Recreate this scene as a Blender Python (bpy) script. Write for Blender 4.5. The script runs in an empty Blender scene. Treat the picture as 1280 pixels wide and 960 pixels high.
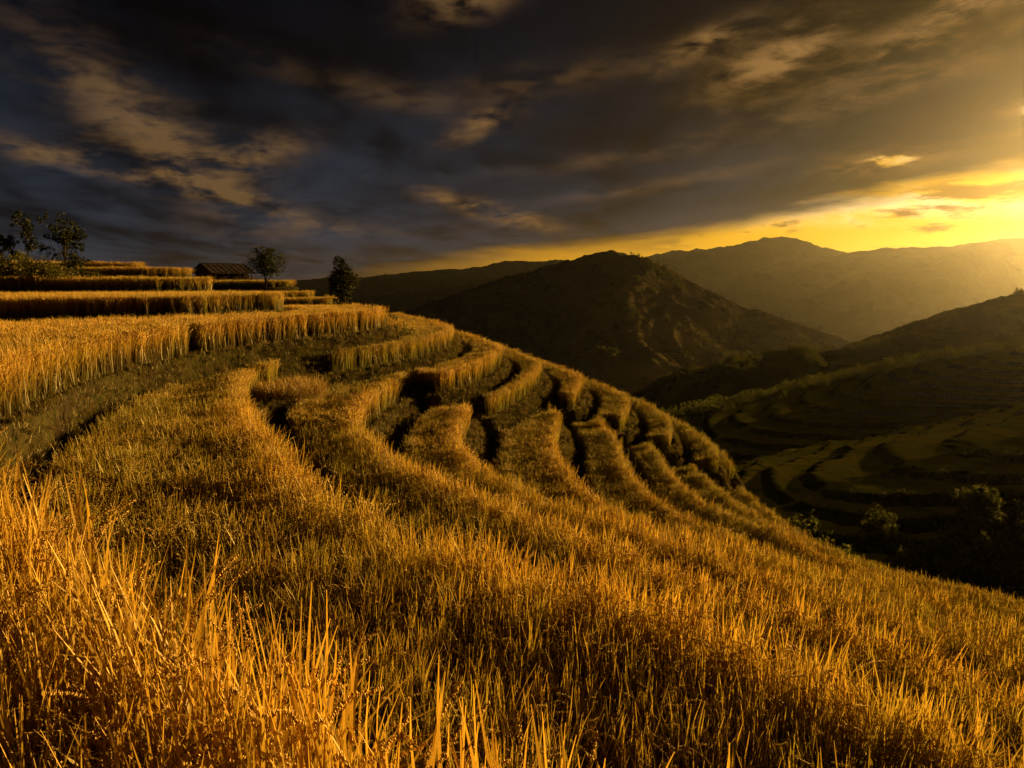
import bpy, bmesh, math, random
import numpy as np
from mathutils import Vector, Matrix, geometry

sc = bpy.context.scene
C = sc.collection
rng = np.random.default_rng(7)
random.seed(7)
R = math.radians

# ------------------------------------------------------------------ camera
FPX = 880.0                      # focal length in pixels of the 1280 px wide photograph
PITCH = math.atan(128 / FPX)     # eye level lies at y = 352
cam_d = bpy.data.cameras.new('camera')
cam_d.sensor_width = 36.0
cam_d.lens = 36.0 * FPX / 1280.0
cam_d.clip_start = 0.05
cam_d.clip_end = 60000
cam = bpy.data.objects.new('camera', cam_d)
C.objects.link(cam)
cam.location = (0, 0, 0)
cam.rotation_euler = (math.pi / 2 - PITCH, 0, 0)
sc.camera = cam

# ------------------------------------------------------------------ light, exposure
SUN_AZ, SUN_EL = R(46), R(7.2)
SUN_DIR = Vector((math.sin(SUN_AZ) * math.cos(SUN_EL), math.cos(SUN_AZ) * math.cos(SUN_EL), math.sin(SUN_EL)))
sun_d = bpy.data.lights.new('sun', 'SUN')
sun_d.energy = 5.0
sun_d.color = (1.0, 0.62, 0.17)
sun_d.angle = R(0.6)
sun = bpy.data.objects.new('sun', sun_d)
C.objects.link(sun)
sun.rotation_euler = SUN_DIR.to_track_quat('Z', 'Y').to_euler()
sc.view_settings.view_transform = 'Standard'
sc.view_settings.look = 'None'
sc.view_settings.exposure = 1.5
sc.view_settings.gamma = 1.0
sc.view_settings.use_curve_mapping = False
HAZE_DENSITY = 1.15e-5
HAZE_ANISO = 0.88

cy = sc.cycles
cy.max_bounces = 6
cy.diffuse_bounces = 3
cy.glossy_bounces = 2
cy.transmission_bounces = 4
cy.volume_bounces = 0
cy.sample_clamp_indirect = 4.0
cy.use_denoising = True


class NT:
    """tiny helper to write node graphs as expressions"""
    def __init__(s, tree):
        s.t = tree
        s.n = tree.nodes
        s.l = tree.links

    def node(s, kind, **kw):
        nd = s.n.new(kind)
        for k, v in kw.items():
            setattr(nd, k, v)
        return nd

    def put(s, sock, v):
        if isinstance(v, bpy.types.NodeSocket):
            s.l.new(v, sock)
        else:
            sock.default_value = v

    def m(s, op, a, b=0.0, c=0.0, clamp=False):
        nd = s.node('ShaderNodeMath', operation=op, use_clamp=clamp)
        for i, v in enumerate((a, b, c)):
            s.put(nd.inputs[i], v)
        return nd.outputs[0]

    def add(s, *a):
        r = a[0]
        for x in a[1:]:
            r = s.m('ADD', r, x)
        return r

    def mul(s, *a):
        r = a[0]
        for x in a[1:]:
            r = s.m('MULTIPLY', r, x)
        return r

    def ramp(s, x, lo, hi, smooth=True):
        nd = s.node('ShaderNodeMapRange', interpolation_type='SMOOTHSTEP' if smooth else 'LINEAR')
        s.put(nd.inputs[0], x)
        s.put(nd.inputs[1], lo)
        s.put(nd.inputs[2], hi)
        return nd.outputs[0]

    def mix(s, f, a, b, mode='MIX'):
        nd = s.node('ShaderNodeMix', data_type='RGBA', blend_type=mode)
        s.put(nd.inputs[0], f)
        for sock, v in ((nd.inputs[6], a), (nd.inputs[7], b)):
            if isinstance(v, (tuple, list)):
                v = (*v[:3], 1.0)
            s.put(sock, v)
        return nd.outputs[2]

    def noise(s, vec, scale, detail=4.0, rough=0.55, dist=0.0):
        nd = s.node('ShaderNodeTexNoise')
        if vec is not None:
            s.l.new(vec, nd.inputs['Vector'])
        nd.inputs['Scale'].default_value = scale
        nd.inputs['Detail'].default_value = detail
        nd.inputs['Roughness'].default_value = rough
        nd.inputs['Distortion'].default_value = dist
        return nd.outputs['Fac']

    def comb(s, x, y, z):
        nd = s.node('ShaderNodeCombineXYZ')
        for i, v in enumerate((x, y, z)):
            s.put(nd.inputs[i], v)
        return nd.outputs[0]

    def vmul(s, v, k):
        nd = s.node('ShaderNodeVectorMath', operation='MULTIPLY')
        s.l.new(v, nd.inputs[0])
        nd.inputs[1].default_value = k
        return nd.outputs[0]


# ------------------------------------------------------------------ sky: storm clouds with a clear golden band toward the sun
def build_world():
    w = bpy.data.worlds.new('World')
    sc.world = w
    w.use_nodes = True
    t = NT(w.node_tree)
    for n in list(t.n):
        t.n.remove(n)
    out = t.node('ShaderNodeOutputWorld')
    bg = t.node('ShaderNodeBackground')
    t.l.new(bg.outputs[0], out.inputs[0])
    sky = t.node('ShaderNodeTexSky', sky_type='NISHITA', sun_disc=False)
    sky.sun_elevation = SUN_EL
    sky.sun_rotation = SUN_AZ
    sky.air_density = 1.6
    sky.dust_density = 3.5
    tc = t.node('ShaderNodeTexCoord')
    D = tc.outputs['Generated']
    sep = t.node('ShaderNodeSeparateXYZ')
    t.l.new(D, sep.inputs[0])
    x, y, z = sep.outputs
    az = t.mul(t.m('ARCTAN2', x, y), 180 / math.pi)
    el = t.mul(t.m('ARCSINE', z), 180 / math.pi)
    elp = t.m('MAXIMUM', el, 0.0)
    # cloud deck as a plane overhead, streaked along the wind
    k = t.m('DIVIDE', 1.0, t.add(t.m('MAXIMUM', z, 0.0), 0.11))
    px, py = t.mul(x, k), t.mul(y, k)
    P = t.comb(t.mul(px, 1.0), t.mul(py, 0.55), 0.0)
    n1 = t.noise(P, 1.15, 7.0, 0.56, 0.35)
    P2 = t.comb(t.add(px, t.mul(py, 0.25)), t.mul(py, 0.55), 3.7)
    n2 = t.noise(P2, 3.4, 9.0, 0.60, 0.3)
    n5 = t.noise(t.comb(t.mul(az, 0.11), t.mul(el, 0.34), 8.0), 2.3, 9.0, 0.60, 0.3)
    n3 = t.noise(t.comb(t.mul(az, 0.030), t.mul(el, 0.16), 1.3), 1.6, 6.0, 0.6, 0.3)
    n4 = t.noise(t.comb(t.mul(az, 0.05), t.mul(el, 0.24), 5.1), 2.2, 5.0, 0.62, 0.2)
    # angular distance to the sun
    dot = t.node('ShaderNodeVectorMath', operation='DOT_PRODUCT')
    t.l.new(D, dot.inputs[0])
    dot.inputs[1].default_value = SUN_DIR
    cosg = t.m('MAXIMUM', dot.outputs['Value'], 0.0)
    glow_w = t.m('POWER', cosg, 5.0)
    glow_n = t.m('POWER', cosg, 40.0)

    def blob(a0, e0, sa, se, rot=0.0):
        da, de = t.add(az, -a0), t.add(el, -e0)
        c, s_ = math.cos(R(rot)), math.sin(R(rot))
        u = t.add(t.mul(da, c / sa), t.mul(de, s_ / sa))
        v = t.add(t.mul(da, -s_ / se), t.mul(de, c / se))
        return t.m('EXPONENT', t.mul(t.add(t.mul(u, u), t.mul(v, v)), -1.0))

    # thin places in the deck (world directions)
    thin = None
    for a in ((-25.5, 9.6, 7.5, 2.2, -38), (-19.5, 9.3, 3.4, 1.1, 15), (-31, 8.0, 9.0, 0.7, -9), (-21.5, 6.3, 6.5, 0.6, -17),
              (-2.4, 12.0, 2.6, 0.8, 24), (-3.5, 6.0, 4.0, 0.6, -14), (0.5, 4.9, 3.0, 0.6, -12), (19.5, 15.6, 4.5, 1.8, 18),
              (14.5, 17.0, 3.0, 0.8, 20), (33, 18.0, 9.0, 1.2, 24), (-4.0, 20.2, 3.2, 1.1, 10), (27.0, 8.2, 3.2, 0.7, 5),
              (36.5, 10.6, 3.4, 0.9, 12), (-60, 14, 12, 3, -20), (62, 16, 14, 4, 25), (95, 20, 16, 6, 10), (-120, 18, 18, 5, 0), (160, 16, 20, 5, 8)):
        b = blob(*a)
        thin = b if thin is None else t.add(thin, b)
    hot = t.add(blob(27.4, 8.2, 1.7, 0.6, 3), blob(37.2, 10.7, 3.6, 0.85, 12))
    # lower edge of the deck on the sunlit side
    edge = t.node('ShaderNodeFloatCurve')
    cm = edge.mapping.curves[0]
    pts = [(-180, 0.2), (-40, 0.3), (-14, 0.8), (-6, 1.5), (2, 2.5), (8, 3.2), (14, 4.0), (20, 5.0), (27, 6.1), (34, 6.9), (48, 7.8), (75, 6.0), (120, 1.5), (180, 0.2)]
    while len(cm.points) < len(pts):
        cm.points.new(0.5, 0.5)
    for q, (a, e) in zip(cm.points, pts):
        q.location = ((a + 180) / 360, e / 12)
    edge.mapping.update()
    t.put(edge.inputs['Value'], t.m('DIVIDE', t.add(az, 180.0), 360.0))
    e_edge = t.mul(edge.outputs[0], 12.0)
    wob = t.mul(t.add(n3, -0.5), 4.2)
    band = t.m('SUBTRACT', 1.0, t.ramp(t.add(t.m('SUBTRACT', el, e_edge), wob), -1.3, 0.55))
    # bars of cloud lying in the clear band
    bars = t.ramp(t.add(t.mul(n4, 0.75), t.mul(n5, 0.25)), 0.47, 0.56)
    bars = t.mul(bars, t.ramp(el, 1.6, 3.6), 0.92)
    # overall opacity
    hole = t.mul(thin, t.ramp(t.add(t.mul(n2, 0.45), t.mul(n5, 0.55)), 0.39, 0.66), 1.5)
    streak = None
    for a in ((26, 12.6, 9, 0.7, 10), (9, 9.6, 9, 0.7, 6), (31, 14.6, 9, 0.9, 20), (5, 15.5, 10, 1.0, 8), (-10, 14.0, 9, 0.9, -10), (-14, 4.0, 9, 0.6, 0), (12, 7.4, 8, 0.5, 8), (70, 12, 12, 1.2, 10), (-75, 9, 14, 1.2, -6)):
        b = blob(*a)
        streak = b if streak is None else t.add(streak, b)
    hole = t.add(hole, t.mul(streak, t.ramp(t.add(t.mul(n5, 0.6), t.mul(n2, 0.4)), 0.36, 0.68), 0.42))
    hole = t.m('MINIMUM', hole, 1.0)
    opac_deck = t.m('SUBTRACT', 1.0, t.m('MINIMUM', t.add(t.mul(hole, 0.05), t.mul(t.mul(t.ramp(t.add(hot, t.mul(t.add(n5, -0.5), 3.0), t.mul(t.add(n2, -0.5), 2.0)), 0.45, 1.0), t.ramp(hot, 0.1, 0.6)), 0.55)), 1.0))
    opac = t.m('MAXIMUM', t.mul(t.m('SUBTRACT', 1.0, band), opac_deck), t.mul(band, bars))
    # colours
    base = t.mix(t.ramp(el, 1.0, 20.0), (0.0050, 0.0080, 0.0150), (0.0006, 0.0010, 0.0026))
    tex = t.ramp(t.add(t.mul(n1, 0.62), t.mul(n2, 0.2), t.mul(n3, 0.18)), 0.36, 0.64)
    base = t.mix(1.0, base, t.mix(tex, (0.18, 0.21, 0.26), (3.4, 2.9, 2.3)), 'MULTIPLY')
    warm = t.mix(1.0, (0.007, 0.0048, 0.002), t.mix(tex, (0.25, 0.25, 0.25), (1.3, 1.3, 1.3)), 'MULTIPLY')
    cloud = t.mix(t.mul(t.m('POWER', cosg, 7.0), t.ramp(el, 24.0, 6.0), 0.62), base, warm)
    lowglow = t.mul(t.ramp(el, 8.0, 0.5), t.m('POWER', cosg, 3.0))
    cloud = t.mix(t.mul(lowglow, 0.5), cloud, (0.055, 0.027, 0.005))
    fringe = t.mul(hole, t.add(0.42, t.mul(glow_w, 0.6)))
    cloud = t.mix(t.m('MINIMUM', fringe, 0.9), cloud, (0.19, 0.092, 0.024))
    # clouds in the band are lit through
    inb = t.mul(band, t.add(0.2, t.mul(glow_w, 0.8)))
    cloud = t.mix(inb, cloud, (0.15, 0.062, 0.005))
    # the clear sky behind: daylight sky, reddened by the low path
    clear = t.mix(1.0, sky.outputs[0], (0.085, 0.085, 0.085), 'MULTIPLY')
    gold = t.mix(t.ramp(glow_w, 0.10, 0.75), (0.34, 0.150, 0.004), (0.66, 0.33, 0.008))
    veil = t.mul(t.ramp(cosg, 0.80, 0.95), t.ramp(el, 3.4, 5.4), t.ramp(t.add(t.mul(n3, 0.6), t.mul(n5, 0.4)), 0.42, 0.54))
    gold = t.mix(veil, gold, (0.80, 0.56, 0.24))
    lo = t.ramp(el, 26.0, 10.0)
    clear = t.mix(t.mul(lo, t.ramp(glow_w, 0.02, 0.22), 0.95), clear, gold)
    col = t.mix(opac, clear, cloud)
    t.l.new(col, bg.inputs['Color'])
    bg.inputs['Strength'].default_value = 0.56
    w.cycles.sampling_method = 'MANUAL'
    w.cycles.sample_map_resolution = 512


build_world()


# ------------------------------------------------------------------ helpers
def unp(u, v, z):
    """pixel of the photograph -> point on the level plane at height z"""
    dx, dy = (u - 640) / FPX, (480 - v) / FPX
    d = (dx, math.cos(PITCH) + dy * math.sin(PITCH), -math.sin(PITCH) + dy * math.cos(PITCH))
    t = z / d[2]
    return (d[0] * t, d[1] * t)


def at(u, v, Y):
    """pixel -> point at distance Y in front of the camera"""
    dx, dy = (u - 640) / FPX, (480 - v) / FPX
    d = (dx, math.cos(PITCH) + dy * math.sin(PITCH), -math.sin(PITCH) + dy * math.cos(PITCH))
    t = Y / d[1]
    return (d[0] * t, Y, d[2] * t)


PERM = np.random.default_rng(3).permutation(512)
GA = np.random.default_rng(4).uniform(0, 2 * math.pi, 512)


def perlin(x, y):
    xi, yi = np.floor(x).astype(int), np.floor(y).astype(int)
    xf, yf = x - xi, y - yi
    u, v = xf ** 3 * (xf * (6 * xf - 15) + 10), yf ** 3 * (yf * (6 * yf - 15) + 10)

    def g(i, j, dx, dy):
        a = GA[PERM[(PERM[(xi + i) & 511] + yi + j) & 511]]
        return np.cos(a) * dx + np.sin(a) * dy
    a = g(0, 0, xf, yf) * (1 - u) + g(1, 0, xf - 1, yf) * u
    b = g(0, 1, xf, yf - 1) * (1 - u) + g(1, 1, xf - 1, yf - 1) * u
    return (a * (1 - v) + b * v) * 1.5


def fbm(x, y, o=5, gain=0.5, ridged=False):
    r, a = 0, 1.0
    for i in range(o):
        n = perlin(x * 2 ** i + 17.3 * i, y * 2 ** i - 9.1 * i)
        r = r + a * ((1 - 2 * np.abs(n)) if ridged else n)
        a *= gain
    return r


def catmull(pts, step):
    P = [np.array(p, float) for p in pts]
    P = [2 * P[0] - P[1]] + P + [2 * P[-1] - P[-2]]
    out = []
    for i in range(1, len(P) - 2):
        p0, p1, p2, p3 = P[i - 1:i + 3]
        d = np.linalg.norm(p2 - p1)
        st = step * max(1.0, min(np.linalg.norm((p1 + p2) / 2) / 20, 8))
        n = max(1, int(d / st))
        # centripetal-like tangents limit overshoot
        d0, d2 = np.linalg.norm(p1 - p0) + 1e-6, np.linalg.norm(p3 - p2) + 1e-6
        m1 = ((p1 - p0) / d0 * d + (p2 - p1) * d0 / d) / (d0 + d) * d if d > 0 else 0 * p1
        m2 = ((p2 - p1) / d * d2 + (p3 - p2) / d2 * d) / (d2 + d) * d if d > 0 else 0 * p1
        for k in range(n):
            t = k / n
            out.append((2 * t ** 3 - 3 * t ** 2 + 1) * p1 + (t ** 3 - 2 * t ** 2 + t) * m1 + (-2 * t ** 3 + 3 * t ** 2) * p2 + (t ** 3 - t ** 2) * m2)
    out.append(P[-2])
    return np.array(out)


def inside(poly, q):
    x, y = q[:, 0], q[:, 1]
    r = np.zeros(len(q), bool)
    x0, y0 = poly[:, 0], poly[:, 1]
    x1, y1 = np.roll(x0, -1), np.roll(y0, -1)
    for a, b, c, d in zip(x0, y0, x1, y1):
        if b == d:
            continue
        cnd = (b > y) != (d > y)
        r ^= cnd & (x < (c - a) * (y - b) / (d - b) + a)
    return r


def dist(line, q, closed=False):
    best = np.full(len(q), 1e9)
    n = len(line)
    for i in range(n if closed else n - 1):
        a, b = line[i], line[(i + 1) % n]
        ab = b - a
        L2 = ab @ ab
        if L2 == 0:
            continue
        t = np.clip(((q - a) @ ab) / L2, 0, 1)
        d = q - a - t[:, None] * ab
        best = np.minimum(best, np.einsum('ij,ij->i', d, d))
    return np.sqrt(best)


def mesh_obj(name, v, f, mat=None, parent=None, smooth=True, link=True):
    me = bpy.data.meshes.new(name)
    me.from_pydata([tuple(p) for p in v], [], [tuple(int(i) for i in q) for q in f])
    if smooth:
        me.polygons.foreach_set('use_smooth', [True] * len(me.polygons))
    me.update()
    if mat:
        me.materials.append(mat)
    o = bpy.data.objects.new(name, me)
    if link:
        C.objects.link(o)
    if parent:
        o.parent = parent
    return o


def tag(o, label=None, cat=None, group=None, kind=None):
    if label:
        o['label'] = label
    if cat:
        o['category'] = cat
    if group:
        o['group'] = group
    if kind:
        o['kind'] = kind
    return o


def empty(name, loc, rz=0):
    o = bpy.data.objects.new(name, None)
    o.empty_display_size = 0.3
    o.location = loc
    o.rotation_euler.z = rz
    C.objects.link(o)
    return o


class MB:
    """collects simple shapes into one mesh"""
    def __init__(s):
        s.v, s.f = [], []

    def poly(s, v, f):
        o = len(s.v)
        s.v += [tuple(p) for p in v]
        s.f += [tuple(i + o for i in q) for q in f]

    def box(s, c, d, rot=None):
        vs = [Vector((x * d[0] / 2, y * d[1] / 2, z * d[2] / 2)) for x in (-1, 1) for y in (-1, 1) for z in (-1, 1)]
        if rot is not None:
            vs = [rot @ p for p in vs]
        s.poly([p + Vector(c) for p in vs], [(0, 1, 3, 2), (4, 6, 7, 5), (0, 4, 5, 1), (2, 3, 7, 6), (0, 2, 6, 4), (1, 5, 7, 3)])

    def tube(s, pts, rad, n=7):
        o = len(s.v)
        pts = [Vector(p) for p in pts]
        for i, p in enumerate(pts):
            d = (pts[min(i + 1, len(pts) - 1)] - pts[max(i - 1, 0)]).normalized()
            a = d.orthogonal().normalized()
            b = d.cross(a)
            for k in range(n):
                t = 2 * math.pi * k / n
                s.v.append(tuple(p + (a * math.cos(t) + b * math.sin(t)) * rad[i]))
        for i in range(len(pts) - 1):
            for k in range(n):
                s.f.append((o + i * n + k, o + i * n + (k + 1) % n, o + (i + 1) * n + (k + 1) % n, o + (i + 1) * n + k))
        s.f.append(tuple(o + (len(pts) - 1) * n + k for k in range(n)))

    def build(s, name, mat, parent=None, smooth=False, link=True):
        return mesh_obj(name, s.v, s.f, mat, parent, smooth, link)


# ------------------------------------------------------------------ materials
def new_mat(name):
    m = bpy.data.materials.new(name)
    m.use_nodes = True
    t = NT(m.node_tree)
    for n in list(t.n):
        t.n.remove(n)
    out = t.node('ShaderNodeOutputMaterial')
    return m, t, out


def leaf_mat(name, root, tip, transl, patch=None, spec=0.05, rough=0.55, green=None):
    """thin leaf: colour from root to tip (attribute t), a little different on every plant"""
    m, t, out = new_mat(name)
    at_ = t.node('ShaderNodeAttribute', attribute_name='t')
    info = t.node('ShaderNodeObjectInfo')
    geo = t.node('ShaderNodeNewGeometry')
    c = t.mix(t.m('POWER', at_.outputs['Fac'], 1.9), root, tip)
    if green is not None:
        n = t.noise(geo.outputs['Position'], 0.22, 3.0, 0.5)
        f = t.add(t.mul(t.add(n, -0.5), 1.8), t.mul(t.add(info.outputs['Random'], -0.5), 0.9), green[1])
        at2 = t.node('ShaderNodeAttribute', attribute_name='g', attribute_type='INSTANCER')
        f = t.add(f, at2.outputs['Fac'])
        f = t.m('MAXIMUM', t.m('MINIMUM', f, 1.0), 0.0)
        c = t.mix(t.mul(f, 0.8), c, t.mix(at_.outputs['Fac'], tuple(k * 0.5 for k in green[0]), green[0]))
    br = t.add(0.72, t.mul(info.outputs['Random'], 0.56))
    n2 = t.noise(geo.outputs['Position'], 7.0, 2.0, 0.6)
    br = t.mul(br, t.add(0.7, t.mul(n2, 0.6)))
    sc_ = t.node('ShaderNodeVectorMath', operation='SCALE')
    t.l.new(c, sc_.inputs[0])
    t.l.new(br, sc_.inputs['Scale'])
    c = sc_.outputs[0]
    d = t.node('ShaderNodeBsdfDiffuse')
    tr = t.node('ShaderNodeBsdfTranslucent')
    g = t.node('ShaderNodeBsdfGlossy')
    g.inputs['Roughness'].default_value = rough
    g.inputs['Color'].default_value = (0.9, 0.8, 0.55, 1)
    t.l.new(c, d.inputs[0])
    t.l.new(c, tr.inputs[0])
    s1 = t.node('ShaderNodeMixShader')
    s1.inputs[0].default_value = transl
    t.l.new(d.outputs[0], s1.inputs[1])
    t.l.new(tr.outputs[0], s1.inputs[2])
    s2 = t.node('ShaderNodeMixShader')
    s2.inputs[0].default_value = spec
    t.l.new(s1.outputs[0], s2.inputs[1])
    t.l.new(g.outputs[0], s2.inputs[2])
    t.l.new(s2.outputs[0], out.inputs[0])
    return m


def ground_mat(name, cols, scales, bump=0.3, bscale=8.0, stretch=(1, 1, 1), rough=0.95, bank=None):
    """noise between earth and plant colours; cols = 3 colours, scales = 2 noise scales"""
    m, t, out = new_mat(name)
    geo = t.node('ShaderNodeNewGeometry')
    P = t.vmul(geo.outputs['Position'], stretch)
    n1 = t.noise(P, scales[0], 6.0, 0.6, 0.4)
    n2 = t.noise(P, scales[1], 5.0, 0.65, 0.2)
    c = t.mix(t.ramp(n1, 0.38, 0.62), cols[0], cols[1])
    c = t.mix(t.ramp(n2, 0.52, 0.68), c, cols[2])
    if bank:       # overgrown banks between the level strips
        sx = t.node('ShaderNodeSeparateXYZ')
        t.l.new(geo.outputs['Normal'], sx.inputs[0])
        c = t.mix(t.ramp(sx.outputs[2], 0.97, 0.88), c, bank)
    b = t.node('ShaderNodeBsdfDiffuse')
    b.inputs['Roughness'].default_value = rough
    t.l.new(c, b.inputs['Color'])
    bp = t.node('ShaderNodeBump')
    bp.inputs['Strength'].default_value = bump
    bp.inputs['Distance'].default_value = 1.0 / bscale
    t.l.new(t.noise(P, bscale, 6.0, 0.65), bp.inputs['Height'])
    t.l.new(bp.outputs[0], b.inputs['Normal'])
    t.l.new(b.outputs[0], out.inputs[0])
    return m


M = {}
M['rice'] = leaf_mat('rice_leaf', (0.040, 0.030, 0.006), (0.76, 0.44, 0.050), 0.42, green=((0.24, 0.22, 0.024), 0.10))  # golden tips, brown roots; roots darkened further to paint shade low in the crop
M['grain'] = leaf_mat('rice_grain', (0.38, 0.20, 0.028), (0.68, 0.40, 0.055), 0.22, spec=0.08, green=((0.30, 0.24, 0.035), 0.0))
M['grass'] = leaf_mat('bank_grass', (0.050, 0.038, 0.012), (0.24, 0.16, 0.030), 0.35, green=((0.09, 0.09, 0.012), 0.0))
M['straw'] = leaf_mat('straw', (0.26, 0.17, 0.04), (0.50, 0.32, 0.08), 0.2)
M['leaf'] = leaf_mat('tree_leaf', (0.014, 0.018, 0.005), (0.038, 0.043, 0.008), 0.25, spec=0.015)
M['leaf_bush'] = leaf_mat('bush_leaf', (0.06, 0.055, 0.010), (0.13, 0.11, 0.018), 0.35, spec=0.015)
M['leaf_forest'] = leaf_mat('forest_leaf', (0.036, 0.042, 0.008), (0.125, 0.115, 0.015), 0.35, spec=0.015)
M['bark'] = ground_mat('bark', ((0.05, 0.038, 0.025), (0.09, 0.07, 0.045), (0.03, 0.024, 0.018)), (3.0, 14.0), 0.5, 20.0)
M['soil'] = ground_mat('terrace_soil', ((0.060, 0.042, 0.020), (0.085, 0.070, 0.022), (0.045, 0.050, 0.012)), (0.8, 3.5), 0.8, 6.0)
M['hillside'] = ground_mat('hillside_ground', ((0.050, 0.055, 0.014), (0.085, 0.075, 0.020), (0.035, 0.040, 0.010)), (0.08, 0.5), 0.6, 0.8)
M['valley'] = ground_mat('valley_ground', ((0.07, 0.065, 0.025), (0.10, 0.085, 0.03), (0.04, 0.05, 0.02)), (0.003, 0.02), 0.3, 0.02)
M['hill_field'] = ground_mat('hill_field', ((0.20, 0.20, 0.022), (0.30, 0.26, 0.026), (0.12, 0.125, 0.016)), (0.05, 0.16), 0.5, 0.7, bank=(0.022, 0.026, 0.006))
M['hill_green'] = ground_mat('hill_green', ((0.15, 0.145, 0.020), (0.30, 0.25, 0.028), (0.06, 0.065, 0.012)), (0.018, 0.05), 0.9, 0.16, (1, 1, 2.5))
M['hill_far'] = ground_mat('hill_brown', ((0.23, 0.18, 0.095), (0.40, 0.31, 0.14), (0.10, 0.09, 0.048)), (0.007, 0.022), 1.0, 0.05, (1, 1, 2.0))
M['mountain'] = ground_mat('mountain_forest', ((0.04, 0.045, 0.022), (0.06, 0.06, 0.03), (0.03, 0.033, 0.018)), (0.0015, 0.006), 0.35, 0.004)
M['wood'] = ground_mat('weathered_wood', ((0.070, 0.050, 0.034), (0.11, 0.080, 0.052), (0.045, 0.033, 0.024)), (1.5, 9.0), 0.4, 12.0, (1, 1, 6))
M['roof'] = ground_mat('roof_boards', ((0.085, 0.066, 0.056), (0.13, 0.10, 0.085), (0.055, 0.043, 0.037)), (1.2, 5.0), 0.4, 9.0)
M['dark'] = ground_mat('doorway_shade', ((0.03, 0.024, 0.018), (0.04, 0.03, 0.02), (0.02, 0.016, 0.012)), (1.2, 5.0), 0.1, 9.0)  # very dark brown for the door and shutters

# ------------------------------------------------------------------ near hill: stack of level terraces
CROP = 1.0
# level: (height of the crop tops, edge on the near slope, edge on the far spur), edges in pixels of the photograph
LV = {
    0: (-1.2, [(850, 960), (720, 900), (520, 812), (350, 745), (240, 690), (120, 625), (0, 562)],
        [(0, 545), (60, 507), (150, 468), (300, 437), (400, 424), (465, 415), (486, 409)]),
    1: (-2.5, [(1280, 850), (1100, 795), (960, 742), (800, 691), (639, 661), (545, 635), (477, 612), (432, 590), (376, 545), (342, 515), (322, 485), (322, 460)],
        [(384, 475), (450, 464), (520, 450), (560, 438), (572, 429)]),
    2: (-3.5, [(1280, 815), (1100, 760), (900, 700), (800, 666), (695, 630), (627, 605), (545, 575), (490, 548), (465, 525), (462, 507), (475, 490), (504, 472)],
        [(524, 490), (545, 496), (582, 487), (622, 466), (632, 455)]),
    3: (-4.5, [(1280, 790), (1100, 735), (900, 672), (800, 640), (720, 618), (657, 594), (620, 575), (590, 550), (585, 530), (594, 515)],
        [(596, 518), (609, 526), (639, 513), (672, 490), (682, 474)]),
    4: (-5.5, [(1280, 775), (1100, 722), (900, 660), (825, 641), (769, 619), (731, 592), (709, 566), (703, 540), (707, 518)],
        [(698, 511), (714, 515), (728, 503), (732, 488)]),
    5: (-6.6, [(1280, 762), (1100, 713), (980, 681), (911, 656), (862, 634), (825, 611), (799, 585), (787, 562), (779, 545)],
        [(764, 540), (778, 545), (788, 534), (788, 514)]),
    6: (-7.7, [(1280, 752), (1100, 706), (1040, 685), (975, 656), (907, 630), (870, 607), (847, 585), (838, 570)],
        [(828, 566), (838, 568), (844, 558), (838, 538)]),
    7: (-8.9, [(1280, 745), (1100, 700), (1060, 686), (1005, 662), (960, 640), (926, 620), (903, 602)],
        [(888, 595), (898, 595), (900, 584), (880, 560)]),
    8: (-10.2, [(1280, 742), (1150, 712), (1085, 694), (1024, 668), (975, 638), (938, 609)], [(920, 596), (900, 574)]),
}
SOIL, EDGE, POLY = {}, {}, {}
BACK = [(-4.5, 46), (-9, 58), (-14, 78), (-26, 104), (-50, 128), (-120, 140)]
for k, (zt, F, G) in LV.items():
    SOIL[k] = zt - CROP
    pts = [unp(u, v, zt) for u, v in F] + [unp(u, v, SOIL[k]) for u, v in G]   # tops on the near slope, feet of the crop on the spur
    x0, y0 = pts[0]
    head = [(x0 + 26 + k, y0 - 40), (x0 + 12 + k * 0.6, y0 - 14), (x0 + 4 + k * 0.3, y0 - 4 - k * 0.1)]
    if k == 0:
        head = [(16, -30), (6, -8), (2.0, 0.2)]
        back = [(-7.6, 37), (-12, 43), (-24, 50), (-60, 58), (-120, 62)]
    else:
        back = [(bx + 2.3 * (k - 1), by + 1.5 * (k - 1)) for bx, by in BACK]
    line = catmull(head + pts + back, 0.16)
    EDGE[k] = line
    POLY[k] = np.vstack([line, [(-160, 90), (-160, -90), (-20, -90)]])
# upper terraces on the same hill (plan positions from the pixel columns at their distance)
EDGE[-1] = catmull([(-60, 6), (-30, 14), unp(-60, 404, -1.35), unp(60, 401, -1.35), unp(160, 398, -1.35), unp(250, 395, -1.35), unp(306, 392, -1.35), (-10.4, 31.5), (-12.2, 36), (-22, 44), (-50, 52), (-120, 56)], 0.25)
SOIL[-1] = -1.35
EDGE[-2] = catmull([(-80, 18), (-42, 29), (-30, 34.5), (-24, 37.5), (-20, 40), (-18.2, 42.6), (-19.5, 46), (-27, 50), (-60, 53), (-120, 54)], 0.3)
SOIL[-2] = -0.56
EDGE[-3] = catmull([(-95, 25), (-60, 36), (-42, 44.5), (-31, 49), (-25.6, 51.5), (-24.2, 54), (-27, 58), (-40, 64), (-120, 70)], 0.4)
SOIL[-3] = 0.22
EDGE[-4] = catmull([(-110, 36), (-70, 46), (-48, 54), (-36, 58), (-32, 61), (-34, 66), (-50, 72), (-120, 80)], 0.5)
SOIL[-4] = 0.85
for k in (-1, -2, -3, -4):
    POLY[k] = np.vstack([EDGE[k], [(-160, 60), (-160, 0)]])
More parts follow.
